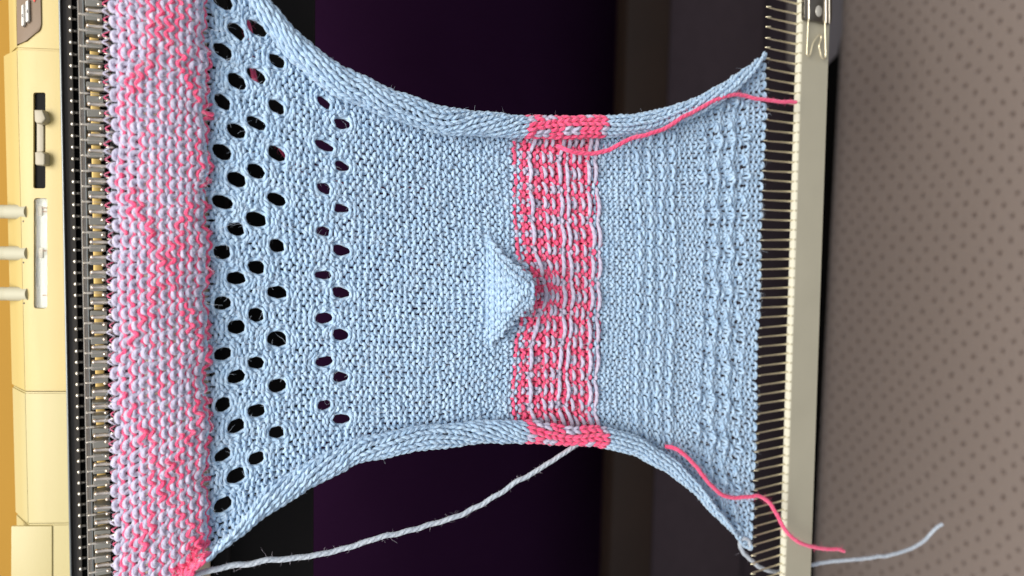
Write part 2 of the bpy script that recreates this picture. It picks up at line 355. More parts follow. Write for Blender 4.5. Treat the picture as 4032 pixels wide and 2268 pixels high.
# sinker plates
x = xk0 + 0.4 * PITCH
bm = bmesh.new(); box_bm(bm, (x - 0.00118, 0.034, zy(421, 0.034)), (x + 0.00118, 0.040, zy(354, 0.034)), 0.0002, 1)
o = bm_obj('sinker_plate', bm, M['sinker'], mach, 'auto'); o['_x'] = x; copies(o, [], 0, [x + k * PITCH for k in range(-30, 31) if k])
# needle butts, further back on the sloping bed: same pitch
xb = float(PY(300, 1119, 0.089)[0])
def butt(x):
    bm = bmesh.new(); yb = 0.090; path = []; 
    q = [(289.5, .15), (291.5, .55), (295, .80), (301, .84), (307, .60), (313, .52), (346, .50)]
    lathe_bm(bm, [(x, yb, zy(u, yb)) for u, r in q], [(r / 1000, r / 1000) for u, r in q], 10)
    return bm_obj('needle_butt', bm, M['steel'], mach, True)
o = butt(xb); o['_x'] = xb; copies(o, [], 0, [xb + k * PITCH for k in range(-32, 33) if k])

# cream housing : a sloping front face with bevelled top
YF = 0.100
Pf = PY(253, 1134, YF); Pt = PY(86, 1134, YF + 0.006)
tdir = unit([0, Pt[1] - Pf[1], Pt[2] - Pf[2]]); fn = np.array([0, -tdir[2], tdir[1]])       # face normal, towards the viewer
def FF(u, v, off=0.0): return PP(np.asarray(u, float), np.asarray(v, float), Pf + fn * off, fn)
Pe = PY(36, 1134, YF + 0.022)
def xat(v, u=150): return float(FF(u, v)[0])
def housing(name, v0, v1, mat, lower_left=None):
    prof = [(Pf[1] + 0.003, Pf[2] - 0.004), (Pf[1] - 0.0002, Pf[2] - 0.0035), (Pf[1] - 0.0001, Pf[2] - 0.0008)]
    for t in (0.03, 0.5, 0.97): q = Pf + (Pt - Pf) * t; prof.append((q[1], q[2]))
    e = Pe if lower_left is None else PY(lower_left, 1134, YF + 0.022)
    d = e - Pt
    for t in (0.03, 0.5, 1.0): q = Pt + d * t; prof.append((q[1], q[2]))
    prof += [(e[1] + 0.002, e[2] - 0.002), (e[1] + 0.06, e[2] - 0.004), (e[1] + 0.06, Pf[2] - 0.004)]
    bm = bmesh.new(); prism_bm(bm, prof, xat(v1), xat(v0)); bmesh.ops.recalc_face_normals(bm, faces=bm.faces)
    ed = [e_ for e_ in bm.edges if abs(e_.verts[0].co.x - e_.verts[1].co.x) > 1e-5 or len(e_.link_faces) == 2 and e_.calc_face_angle(0) > 0.5]
    bmesh.ops.bevel(bm, geom=ed, offset=0.0006, segments=2, affect='EDGES')
    return bm_obj(name, bm, mat, mach, 'auto')
h1 = housing('housing', 196, 1541, M['cream'])
h0 = housing('control_housing', -420, 195.5, M['cream'], 60)
h2 = housing('side_panel', 1544, 2062, M['cream2'], 38)
h3 = housing('end_panel', 2064, 2700, M['cream2'], 41)
def cut(obj, cutters):
    for cbm in cutters:
        bmesh.ops.recalc_face_normals(cbm, faces=cbm.faces)
        me = bpy.data.meshes.new('cutter'); cbm.to_mesh(me); cbm.free(); co = bpy.data.objects.new('cutter', me); COL.objects.link(co)
        md = obj.modifiers.new('cut', 'BOOLEAN'); md.operation = 'DIFFERENCE'; md.object = co; md.solver = 'EXACT'
        bpy.context.view_layer.update(); dg = bpy.context.evaluated_depsgraph_get()
        nm = bpy.data.meshes.new_from_object(obj.evaluated_get(dg)); obj.modifiers.clear(); old = obj.data; obj.data = nm
        bpy.data.objects.remove(co)
def cutter(u0, v0, u1, v1, r, depth):
    bm = bmesh.new(); slab_bm(bm, [FF(u, v, 0.0) + fn * 0.003 for u, v in rrect(u0, v0, u1, v1, r)], fn, depth + 0.003); return bm
cut(h1, [cutter(131, 364, 179, 742, 8, 0.007), cutter(133, 780, 186, 1215, 11, 0.0035)])
def fslab(name, pts, off, depth, mat, parent, bev=0.0):
    bm = bmesh.new(); slab_bm(bm, [FF(u, v, off) for u, v in pts], fn, depth, bev); return bm_obj(name, bm, mat, parent, 'auto')
fslab('slot_floor', rrect(138, 366, 180, 740, 3), -0.0012, 0.0024, M['black'], mach)
# carriage lever in the slot: long low web and two raised ends
lev = fslab('slide_lever', [(143, 475), (166, 480), (172, 500), (172, 592), (168, 598), (143, 600)], 0.0005, 0.0035, M['lever'], mach, 0.0004)
fslab('lever_end', [(133, 432), (166, 432), (178, 462), (178, 470), (164, 486), (143, 486), (135, 476)], 0.0040, 0.0052, M['lever'], lev, 0.0005)
fslab('lever_end', [(136, 600), (144, 596), (164, 596), (176, 606), (176, 646), (170, 652), (142, 650), (137, 645)], 0.0040, 0.0052, M['lever'], lev, 0.0005)
# row window
tray = fslab('window_tray', rrect(134, 781, 185, 1214, 10), -0.0024, 0.001, M['white'], mach)
fslab('tan_marker', rrect(148, 812, 165, 850, 2), -0.0016, 0.0008, M['tan'], tray)
fslab('tan_marker', rrect(152, 976, 168, 1016, 3), -0.0016, 0.0008, M['tan'], tray)
fslab('divider', rrect(145, 1010, 148, 1130, 1), -0.0018, 0.0006, M['railsteel'], tray)
for a, b_ in ((816, 822), (830, 836), (985, 990), (1160, 1165)): fslab('orange_line', rrect(167, a, 180, b_, 1), -0.0021, 0.0003, M['orange'], tray)
fslab('window_cover', rrect(135, 782, 185, 1213, 10), -0.0004, 0.0006, M['clear'], mach, 0.0002)
# brown control panel
cp = fslab('control_panel', [(63, -200), (158, -200), (161, 95), (159, 112), (152, 123), (136, 133), (103, 162), (84, 166), (66, 178)], 0.0006, 0.001, M['brown'], mach, 0.0002)
b1 = fslab('button', [(83, 21), (92, 15), (95, 96), (87, 104), (83, 100)], 0.0018, 0.0012, M['button'], cp, 0.0003)
b2 = fslab('button', [(99, 6), (111, -3), (113, 80), (104, 89), (100, 84)], 0.0018, 0.0012, M['button'], cp, 0.0003)
fslab('red_light', [(131, -6), (138, -6), (138, 3), (135, 8), (131, 3)], 0.0009, 0.0003, M['red'], cp)
# printed signs on the two buttons
fslab('printed_arrow', [(104.5, 37), (107.5, 37), (107.5, 46), (109, 46), (106, 52), (103, 46), (104.5, 46)], 0.0019, 0.0002, M['mark'], b2)
fslab('printed_hook', [(86, 56), (90, 56), (90, 58.5), (88, 58.5), (88, 65), (91, 65), (91, 67.5), (86.4, 67.5)], 0.0019, 0.0002, M['mark'], b1)
# inset plate on the end panel
fslab('inset_plate', rrect(43, 2072, 205, 2560, 4), 0.0006, 0.0009, M['cream2'], mach, 0.0003)
# three ribbed knobs rising behind
for vv, ue in ((834, 79), (997, 80), (1157, 82)):
    base = PP(np.array(float(ue - 3)), np.array(float(vv)), Pt + np.array([0, 0.004, 0.001]), np.array([0, -1, 0.25]) / 1.03)
    tip = PY(-60, vv - 1, base[1] + 0.012)
    ax = unit(tip - base); s1 = unit(np.cross(ax, [1, 0, 0])); s2 = np.cross(ax, s1); L = np.linalg.norm(tip - base)
    R0 = 0.0029; bm = bmesh.new(); rings = []
    for t, rr, rib in ((-0.30, 1.0, 0), (0.24, 1.0, 0), (0.30, 0.98, 0), (0.31, 0.90, 1), (1.0, 0.90, 1)):
        rings.append([bm.verts.new(tuple(base + ax * L * t + R0 * rr * (1 + (0.07 if (k % 2 and rib) else 0)) * (math.cos(k * math.pi / 18) * s1 + math.sin(k * math.pi / 18) * s2))) for k in range(36)])
    for a, b_ in zip(rings[:-1], rings[1:]):
        for k in range(36): bm.faces.new((a[k], a[(k + 1) % 36], b_[(k + 1) % 36], b_[k]))
    bm.faces.new(rings[-1]); bm.faces.new(rings[0][::-1]); kn = bm_obj('ribbed_knob', bm, M['knob'], mach, 'auto')
    bm = bmesh.new(); slab_bm(bm, [FF(u, v, 0.0002) for u, v in ((ue + 10, vv + 34), (ue + 13, vv + 34), (ue + 13, vv + 40), (ue + 10, vv + 40))], fn, 0.0004); bm_obj('printed_dot', bm, M['mark'], kn)

# ================================================================== THE COMB
comb = empty('cast_on_comb', tuple(PY(3150, 1100, 0))); tag(comb, 'beige cast-on comb hanging from the bottom edge of the knitting by its steel teeth', 'comb')
Ca, Cb = PY(3163, 0, 0.0), PY(3092, 2268, 0.0)        # front top edge of the bar
cd = unit(Cb - Ca)                                       # along the bar, towards image bottom
cdn = unit(np.cross(cd, [0, -1, 0])); cdn = cdn if cdn[2] < 0 else -cdn  # downwards
cf = np.array([0, -1.0, 0])
def CP(s, d, f): return Ca + cd * s + cdn * d + cf * f   # s along, d down, f forward
LEN = np.linalg.norm(Cb - Ca)
def obox(name, s0, s1, d0, d1, f0, f1, mat, parent, bev=0.0002):
    bm = bmesh.new(); vs = [bm.verts.new(tuple(CP(s, d, f))) for s in (s0, s1) for d in (d0, d1) for f in (f0, f1)]
    for q in ((0, 1, 3, 2), (4, 6, 7, 5), (0, 4, 5, 1), (2, 3, 7, 6), (0, 2, 6, 4), (1, 5, 7, 3)): bm.faces.new([vs[i] for i in q])
    bmesh.ops.recalc_face_normals(bm, faces=bm.faces)
    if bev: bmesh.ops.bevel(bm, geom=list(bm.edges), offset=bev, segments=2, affect='EDGES')
    return bm_obj(name, bm, mat, parent, 'auto')
edge_r = PY(3265, 1, 0.0); HB = float(np.dot(PY(np.array(3271.), np.array(0.), 0.0) - Ca, cdn))
obox('comb_bar', -0.03, LEN + 0.02, 0.0, HB, -0.0012, 0.0, M['comb'], comb, 0.0003)
obox('comb_ledge', -0.03, LEN + 0.02, 0.0004, 0.0022, -0.0042, -0.0014, M['comb_lit'], comb, 0.0002)
# teeth: their places on the bar
tv0 = 17.5                                                # v of a tooth on the bar line
s_first = float(np.dot(PY(np.array(3150.), np.array(tv0 + 37.), 0.002) - Ca, cd))
tooth0 = None
blk0 = None
def mk_tooth(s, wob, parent):
    pts = [CP(s, 0.0006, -0.0016), CP(s + wob * .5, -0.006, -0.0016), CP(s + wob, float(np.dot(PY(np.array(2972.), np.array(1100.), 0) - PY(np.array(3128.), np.array(1100.), 0), -cdn)) * -1, -0.0016)]
    pts[0] = CP(s, 0.0004, -0.0022); top = -0.0205
    pts = []
    for k in (0, 1): pass
    a = wire('comb_tooth', [CP(s, 0.0008, -0.0026), CP(s + wob * .3, -0.008, -0.0020), CP(s + wob, top, -0.0012), CP(s + wob, top - 0.0006, -0.0002), CP(s + wob, top + 0.0008, 0.0004)], 0.00026, M['wire'], parent, 8, 4)
    bb = wire('tooth_wire', [CP(s + 0.00045, 0.0008, -0.0026), CP(s + 0.00045 + wob * .3, -0.008, -0.0020), CP(s + wob + 0.0003, top + 0.0008, -0.0012)], 0.00018, M['steel'], a, 6, 4)
    return a
s = s_first - 4 * PITCH
while s < LEN + 0.012:
    mk_tooth(s, random.uniform(-0.0004, 0.0003), comb)
    obox('ledge_block', s + 0.00045, s + PITCH - 0.00040, -0.0006, 0.0014, -0.0030, -0.0002, M['comb_lit'], comb, 0.00015)
    s += PITCH
# spring clip on the upper end
fplate = lambda name, pts, f0, dep, mat, parent, bev=0.0002: (lambda bm: (slab_bm(bm, [PY(np.array(float(u)), np.array(float(v)), -f0) for u, v in pts], (0, -1, 0), dep, bev), bm_obj(name, bm, mat, parent, 'auto'))[1])(bmesh.new())
clip = empty('spring_clip', tuple(PY(3225, 60, -0.003))); tag(clip, 'dark steel spring clip with rivet and bent wires on the end of the comb', 'clip')
fplate('clip_plate', [(3170, -80), (3277, -80), (3276, 60), (3274, 88), (3264, 96), (3215, 84), (3172, 76), (3168, 68)], 0.0022, 0.0018, M['clip'], clip)
for ua, ub, ve in ((3182, 3189, 80), (3248, 3258, 92), (3262, 3268, 93)):
    P = np.array([PY(np.array(float(ua + 3.5)), np.array(float(v)), -0.0025) for v in (-80, 0, ve)])
    wire('plate_ridge', P, 0.0004 if ub < 3260 else .00025, M['steel'], clip)
bm = bmesh.new(); pr = PY(3224, 44, -0.0022); bmesh.ops.create_uvsphere(bm, u_segments=20, v_segments=10, radius=1, matrix=Matrix.Translation(tuple(pr)) @ Matrix.Diagonal((0.0026, 0.0006, 0.0021, 1)))
bm_obj('rivet', bm, M['railsteel'], clip, True)
def uvw(pts, y): return [PY(np.array(float(u)), np.array(float(v)), y) for u, v in pts]
wire('clip_wire', uvw([(3183, 70), (3180, 140), (3177, 205), (3181, 218), (3188, 220), (3192, 208), (3201, 172), (3214, 150), (3226, 137), (3233, 142), (3232, 158), (3225, 180), (3229, 202), (3234, 222), (3241, 231), (3249, 228), (3251, 212), (3250, 170), (3248, 80)], -0.0024), 0.00042, M['wire'], clip, 10, 6)

# ================================================================== THE KNITTING
NW = 50
SEC = [  # name, u start, u end, rows
    ('two_colour_band', 446, 818, 10), ('lace_section', 818, 1400, 22), ('plain_section', 1400, 2030, 24), ('fair_isle_band', 2030, 2345, 11),
    ('plain_strip', 2345, 2482, 6), ('float_section', 2482, 2662, 8), ('narrow_plain_strip', 2662, 2744, 4), ('textured_section', 2744, 2913, 9), ('hem_section', 2913, 2996, 4)]
Ub = [446.0]; sec_of = []
for nme, a, b_, n in SEC:
    for k in range(n):
        Ub.append(a + (b_ - a) * (k + 1) / n); sec_of.append(nme)
Ub = np.array(Ub) ; NR = len(sec_of)
ucen = 0.5 * (Ub[:-1] + Ub[1:])
def U_of(b): return np.interp(b, np.arange(NR), ucen) + np.where(b < 0, b * 29, 0) + np.where(b > NR - 1, (b - NR + 1) * 15, 0)
def b_of(u): return np.interp(u, ucen, np.arange(NR))
def ip(u, t): t = np.array(t, float); return np.interp(u, t[:, 0], t[:, 1])
pitch_t = [(440, 58), (820, 51), (900, 49), (1330, 41.5), (1690, 39), (1900, 34), (2030, 31), (2200, 30), (2450, 31.5), (2700, 34), (2900, 38), (3000, 39.6)]
vc_t = [(440, 1010), (830, 990), (1033, 1005), (1300, 1045), (1800, 1090), (2200, 1092), (2600, 1120), (3000, 1188)]
otop = [(440, -520), (830, -175), (900, -115), (1033, 0), (1096, 94), (1158, 157), (1300, 266), (1503, 360), (1722, 438), (2035, 468), (2222, 470), (2442, 464), (2661, 415), (2817, 330), (2942, 246), (3013, 185)]
obot = [(440, 2620), (700, 2335), (830, 2165), (877, 2128), (939, 2082), (1095, 1964), (1252, 1878), (1362, 1816), (1565, 1768), (1800, 1737), (1956, 1727), (2191, 1735), (2348, 1745), (2504, 1795), (2661, 1882), (2786, 1985), (2895, 2082), (2950, 2140), (3000, 2195)]
rtop = [(440, 45), (1033, 58), (1300, 58), (1690, 50), (2035, 40), (2350, 40), (2570, 35), (2790, 34), (2912, 25), (2980, 14), (3000, 10)]
rbot = [(440, 50), (1000, 58), (1100, 52), (1400, 46), (1565, 47), (1880, 43), (2350, 42), (2500, 38), (2660, 38), (2790, 36), (2895, 25), (2950, 13), (3000, 8)]
def smooth_table(tb, w=70):
    g = np.arange(tb[0][0] - 300, tb[-1][0] + 301, 5.0); t = np.array(tb, float)
    y = np.interp(g, t[:, 0], t[:, 1]); s0 = (t[1, 1] - t[0, 1]) / (t[1, 0] - t[0, 0]); s1 = (t[-1, 1] - t[-2, 1]) / (t[-1, 0] - t[-2, 0])
    y = np.where(g < t[0, 0], t[0, 1] + (g - t[0, 0]) * s0, np.where(g > t[-1, 0], t[-1, 1] + (g - t[-1, 0]) * s1, y))
    k = np.exp(-(np.arange(-30, 31) * 5.0 / w) ** 2); k /= k.sum(); ys = np.convolve(np.pad(y, 30, mode='edge'), k, 'valid')
    return np.stack([g, ys], -1)[40:-40]
otop, obot, rtop, rbot, vc_t, pitch_t = [smooth_table(q, w_) for q, w_ in ((otop, 50), (obot, 50), (rtop, 50), (rbot, 50), (vc_t, 90), (pitch_t, 60))]
rtop[:, 1] = rtop[:, 1].clip(9, None); rbot[:, 1] = rbot[:, 1].clip(8, None)
def sstep(x, a, b): t = np.clip((x - a) / (b - a), 0, 1); return t * t * (3 - 2 * t)
MMPX = lambda u: 1.0 / (13.0 * (1 - (u - 440) / 8310.0)) / 1000  # metres per pixel in the fabric plane
def bulge(u, v):
    t = np.clip((u - 440) / 385.0, 0, 1)
    h = 0.0052 * np.clip(np.sin(np.pi * np.clip(t * 0.93 + 0.07, 0, 1)), 0, 1) ** 0.36 * (u < 826)
    h += 0.0010 * np.sin(v / 190.0 + 1) * np.sin(u / 240.0)
    h += 0.0022 * np.exp(-((u - 2000) / 160.0) ** 2 - ((v - 1120) / 150.0) ** 2)
    return h
def S(a, b):
    """lattice (wale a, row b) -> world point on the middle surface of the cloth"""
    u = U_of(b); p = ip(u, pitch_t); vc = ip(u, vc_t); mp_ = MMPX(u)
    vf = vc + (a - (NW - 1) / 2) * p
    r_t = ip(u, rtop); r_b = ip(u, rbot); vt_t = ip(u, otop) + r_t; vt_b = ip(u, obot) - r_b
    e_top = np.clip((vt_t - vf), 0, None) * mp_; e_bot = np.clip((vf - vt_b), 0, None) * mp_
    top = e_top > 0; ex = np.where(top, e_top, e_bot); r0 = np.where(top, r_t, r_b) * mp_
    kk = 0.00022
    disc = np.clip(r0 * r0 - 2 * kk * ex, (0.0009) ** 2, None); rr = np.sqrt(disc); phi = (r0 - rr) / kk
    vv = np.where(top, vt_t, np.where(e_bot > 0, vt_b, vf))
    # sag of rows, curl shift, slant of the comb end
    uu = u - 0.029 * (vf.clip(150, 2250) - 1100) * sstep(u, 2250, 3000) + 0.006 * (vf - 1100) * (1 - sstep(u, 440, 900))
    edge = np.clip(np.where(vv < vc, (vt_t + 130 - vf) / 130, (vf - vt_b + 130) / 130), 0, 1)
    mid = sstep(u, 1500, 2000) * (1 - sstep(u, 2450, 2900))
    uu = uu + 24 * edge ** 2 * mid + 8 * np.cos((vv - 1090) / 560 * np.pi) * mid
    uu = uu + 46 * np.exp(-((vv - 1150) / 120.0) ** 2) * np.exp(-((u - 2060) / 95.0) ** 2)
    h = bulge(uu, vv)
    uu = uu - (b < 9.75) * sstep(uu, 690, 815) * (10 + 11 * np.sin(vv / 57.0) + 7 * np.sin(vv / 23.0 + 1)) - (b < 3) * (b + 1 < 9) * 5 * np.sin(vv / 61.0 + 2)
    uu = uu + 3.2 * np.sin(vv / 41.0 + u / 63.0) * np.sin(u / 37.0 - vv / 120.0) + 2.4 * np.sin(vv / 97.0 + u / 29.0)
    vv = vv + 2.6 * np.sin(u / 33.0 + vv / 71.0) * np.sin(vv / 53.0) 
    P = PY(uu, vv, -h)
    sx = np.where(top, 1.0, -1.0)
    on = ex > 0
    P[..., 0] += np.where(on, sx * rr * np.sin(phi), 0)
    P[..., 1] -= np.where(on, r0 - rr * np.cos(phi), 0)
    return P, phi
def normals(a, b):
    e = 0.05
    Pa, _ = S(a + e, b); Pb, _ = S(a - e, b); Pc, _ = S(a, b + e); Pd, _ = S(a, b - e)
    n = np.cross(Pa - Pb, Pc - Pd); n /= np.linalg.norm(n, axis=-1)[..., None] + 1e-15
    return n
# sign of the normal: must point to the viewer in the flat part
_n = normals(np.array([24.0]), np.array([50.0]))[0]; NS = 1.0 if _n[1] < 0 else -1.0

# eyelets
HOLES = []
def best_gap(a0, b0, u, p):
    m_ = float(MMPX(u)) * 1000; H = 1000 * float(MMPX(u)) * 26.0; t = np.linspace(-4 * np.pi, 4 * np.pi, 400); best = None
    ca = t / (2 * np.pi) + 0.18 * np.sin(2 * t)
    for da in np.arange(-0.5, 0.5, 0.05):
        for db in np.arange(-0.5, 0.5, 0.05):
            A, B = a0 + da, b0 + db; d = 9
            for row in range(int(B) - 2, int(B) + 4):
                d = min(d, np.min(np.hypot((ca - (A - round(A))) * p * m_, (row + 0.89 * np.cos(t) - B) * H)))
            if best is None or d > best[0]: best = (d, A, B)
    return best[1], best[2]
def add_holes(u, vref, lo, hi, ru=3.15, rv=2.3, per=4):
    b0 = float(b_of(u)); p = float(ip(u, pitch_t)); a0 = (vref - float(ip(u, vc_t))) / p + (NW - 1) / 2
    a0, b0 = best_gap(a0, b0, u, p)
    k = -12
    while k < 13:
        a = a0 + per * k; v = float(ip(u, vc_t)) + (a - (NW - 1) / 2) * p
        if lo < v < hi: HOLES.append((a, b0, ru * random.uniform(.88, 1.08), rv * random.uniform(.88, 1.1)))
        k += 1
add_holes(866, 1009, -200, 2080); add_holes(934, 926, -200, 2040); add_holes(1010, 1039, 60, 1900); add_holes(1083, 961, 200, 1830)
add_holes(1271, 902, 380, 1740, 2.8, 1.9); add_holes(1338, 995, 360, 1660, 2.8, 1.85)
add_holes(2905, 1190, 420, 1900, 1.0, 0.75, 2)
def warp(a, b, row):
    u = float(ucen[int(np.clip(row, 0, NR - 1))]); mp_ = float(MMPX(u)) * 1000; P = float(ip(u, pitch_t)) * mp_; H = float(Ub[int(row) + 1] - Ub[int(row)]) * mp_ if 0 <= row < NR else 2.0
    da_t = np.zeros_like(a); db_t = np.zeros_like(b)
    for (a0, b0, ru, rv) in HOLES:
        if abs(b0 - row) > 4.5: continue
        sel = np.abs(a - a0) < 3.0
        if not sel.any(): continue
        x = (a[sel] - a0) * P / rv; y = (b[sel] - b0) * H / ru
        q = np.sqrt(x * x + y * y) + 1e-6; lim = 2.1
        qn = np.where(q < lim, 1.0 + q * (lim - 1.0) / lim, q); f = qn / q - 1
        da_t[sel] += x * f * rv / P; db_t[sel] += y * f * ru / H
    return a + da_t, b + db_t

SEG = 20
jit_a = rng.normal(0, 0.05, (NR + 4, NW * 2 + 4)); jit_b = rng.normal(0, 0.075, (NR + 4, NW * 2 + 4)); jit_h = rng.normal(0, 0.00016, (NR + 4, NW * 2 + 4))
fabric = empty('knitted_sampler', tuple(PY(1700, 1100, 0))); tag(fabric, 'pale blue knitted sampler with pink patterned bands hanging between the needles and the comb', 'knitting')
MI = {'blue': 0, 'lilac': 1, 'pink': 2}
YM = [M['blue'], M['lilac'], M['pink']]
parts = {}
PLAB = {'two_colour_band': 'thick lilac and pink patterned band on the needles', 'lace_section': 'blue lace with rows of round eyelets', 'plain_section': 'wide plain blue purl stitches',
        'fair_isle_band': 'pink and lilac band with long floats', 'plain_strip': 'plain blue strip beside the pink band', 'float_section': 'blue rows crossed by short slipped floats',
        'narrow_plain_strip': 'narrow plain blue strip', 'textured_section': 'blue bobbly textured rows', 'hem_section': 'fine blue rows hooked on the comb'}
for nme, *_ in SEC:
    parts[nme] = empty(nme, (0, 0, 0), fabric); parts[nme]['label'] = PLAB[nme]
fibre_src = []     # (points, normals, radius, pale?) for loose fibres
sec_start = {}; k = 0
for nme, a, b_, n in SEC: sec_start[nme] = k; k += n

def row_range(row):
    a = np.linspace(-0.5, NW - 0.5, 400); P, phi = S(a, np.full_like(a, float(row)))
    ok = phi < 7.4
    # keep what can be near the frame
    u = U_of(np.array([float(row)]))[0]; v = ip(u, vc_t) + (a - (NW - 1) / 2) * ip(u, pitch_t)
    ok &= (v > -260) & (v < 2560)
    return math.ceil(a[ok].min()), math.floor(a[ok].max())
def stitch_colour(row, i):
    sec = sec_of[row]; r = row - sec_start[sec]
    if sec == 'fair_isle_band':
        if r == 0: return 'lilac' if i % 4 == 3 else 'pink'
        if r == 2: return 'lilac' if i % 2 else 'pink'
        if r in (1, 5, 6, 10): return 'lilac' if i % 4 == 1 else 'pink'
        if r in (3, 8): return 'lilac' if i % 4 == 3 else 'pink'
        return 'pink'
    if sec == 'two_colour_band':
        u = ucen[row]; v = ip(u, vc_t) + (i - 24.5) * ip(u, pitch_t)
        if v > ip(u, obot) - 95 and r > 2: return 'pink' if (i * 3 + r) % 7 else 'lilac'
        return 'lilac'
    return 'blue'
def flat_v(row, a):
    u = ucen[row]; return ip(u, vc_t) + (a - (NW - 1) / 2) * ip(u, pitch_t)
for row in range(NR):
    sec = sec_of[row]; r = row - sec_start[sec]
    lo, hi = row_range(row)
    n = (hi - lo + 1) * SEG + 1
    t = np.linspace((lo - 0.5) * 2 * np.pi, (hi + 0.5) * 2 * np.pi, n)
    u0 = ucen[row]; Hm = (Ub[row + 1] - Ub[row]) * MMPX(u0)
    Am, Bm = 0.17, 0.89
    rad = min(0.288 * Hm, 0.00065)
    if sec == 'two_colour_band': rad = 0.00086 - 0.00010 * np.cos(t); Am = 0.09; Bm = 0.36
    if sec == 'fair_isle_band': rad = 0.00076; Bm = 0.74
    if sec in ('plain_section', 'plain_strip'): rad = min(0.288 * Hm, 0.00065)
    Cm = np.mean(rad) * 1.02
    a = t / (2 * np.pi) + Am * np.sin(2 * t); b = row + Bm * np.cos(t); h = Cm * np.cos(2 * t)
    idx = (t / np.pi) - 2 * lo + 2
    ii = np.arange(jit_a.shape[1])
    jr = row + 1
    a = a + np.interp(idx, ii, jit_a[jr]); b = b + np.interp(idx, ii, jit_b[jr]); h = h + np.interp(idx, ii, jit_h[jr])
    if sec == 'two_colour_band': h = 0.0004 - 0.00020 * np.cos(t) + 0.00010 * np.cos(2 * t)
    _, ph0 = S(a, b); fl = 1 - sstep(ph0, 0.0, 0.6)
    if sec == 'textured_section':
        w = np.sin(np.pi * (r + 0.5) / 9.0)
        bt = b - sec_start[sec]; h = h + fl * (0.0014 * np.cos(2 * np.pi * bt / 3.0) + 0.0008 * np.cos(2 * np.pi * a / 2.0)) * (0.6 + 0.4 * np.cos(2 * np.pi * a / 4.0))
        b = b - fl * 0.15 * np.sin(2 * np.pi * bt / 3.0); a = a - fl * 0.08 * np.sin(2 * np.pi * a / 2)
        rad *= 1.18
    if sec == 'float_section': h = h + fl * 0.00045 * np.cos(np.pi * r)
    if sec == 'lace_section' or row in range(29, 35) or sec in ('textured_section', 'hem_section'):
        a, b = warp(a, b, row)
    if row == NR - 1: b = np.minimum(b, NR - 0.75 + 0 * b) - 0.0; b = np.where(b > NR - 1, NR - 1 + (b - NR + 1) * 0.35, b)
    Pm, phi = S(a, b); N = normals(a, b) * NS
    P = Pm + N * h[:, None]
    if row % 1 == 0:
        v_, q_, uv_ = tube_np(P, rad, N, 8)
    mi = np.zeros((n - 1), int)
    for k in range(n - 1):
        i = lo + k // SEG; mi[k] = MI[stitch_colour(row, i)]
    me = quads_mesh('yarn_row', v_, q_, uv_, np.repeat(mi, 8))
    finish('yarn_row', me, YM, parts[sec], True)
    fibre_src.append((P, N, float(np.mean(rad)), mi))

def lat(a, b, h):
    a = np.asarray(a, float); b = np.asarray(b, float); Pm, _ = S(a, b); N = normals(a, b) * NS
    return Pm + N * np.asarray(h)[:, None], N
# ---- pink under-strands of the two-colour band, coming forward in the motif
cent = [95.0, 1050.0, 1905.0, 2860]
for row in range(10):
    lo, hi = row_range(row); t = np.linspace(lo - 0.5, hi + 0.5, (hi - lo + 1) * 12)
    vv = flat_v(row, t); dv = np.min(np.abs(vv[:, None] - np.array(cent)[None, :]), axis=1) / 58.0; dv = np.round(dv + 0.15 * np.sin(row * 2.2))
    dr = abs(row - 4.5) * 1.3
    arm = (np.abs(dr * 0.98 + 0.2 - dv) < 0.9) * 0.95 * (dv < 7.2)
    core = (dv < 1.7) * (dr < 2.3) * 0.45
    fwd = np.clip(arm + core, 0, 1)
    nz = np.array([mnoise.noise(Vector((x * 0.9, row * 2.7, 3))) for x in t])
    fwd = np.clip(fwd * (0.75 + nz) + 0.28 * (nz > 0.28) * (row in (0, 1, 3, 7, 8, 9)), 0, 1)
    b = row + 0.5 + 0.20 * np.cos(2 * np.pi * t) * (1 + 0.9 * fwd) + 0.08 * nz
    h = 0.00052 + 0.00070 * fwd * (0.7 + 0.5 * np.cos(4 * np.pi * t + row)) + 0.0003 * nz
    P, N = lat(t, b, h); rad = 0.00056 + 0.00014 * fwd
    v_, q_, uv_ = tube_np(P, rad, N, 8); me = quads_mesh('pink_strand', v_, q_, uv_)
    finish('pink_strand', me, M['pink'], parts['two_colour_band'], True)
    fibre_src.append((P, N, 0.0005, np.full(len(P) - 1, 2)))
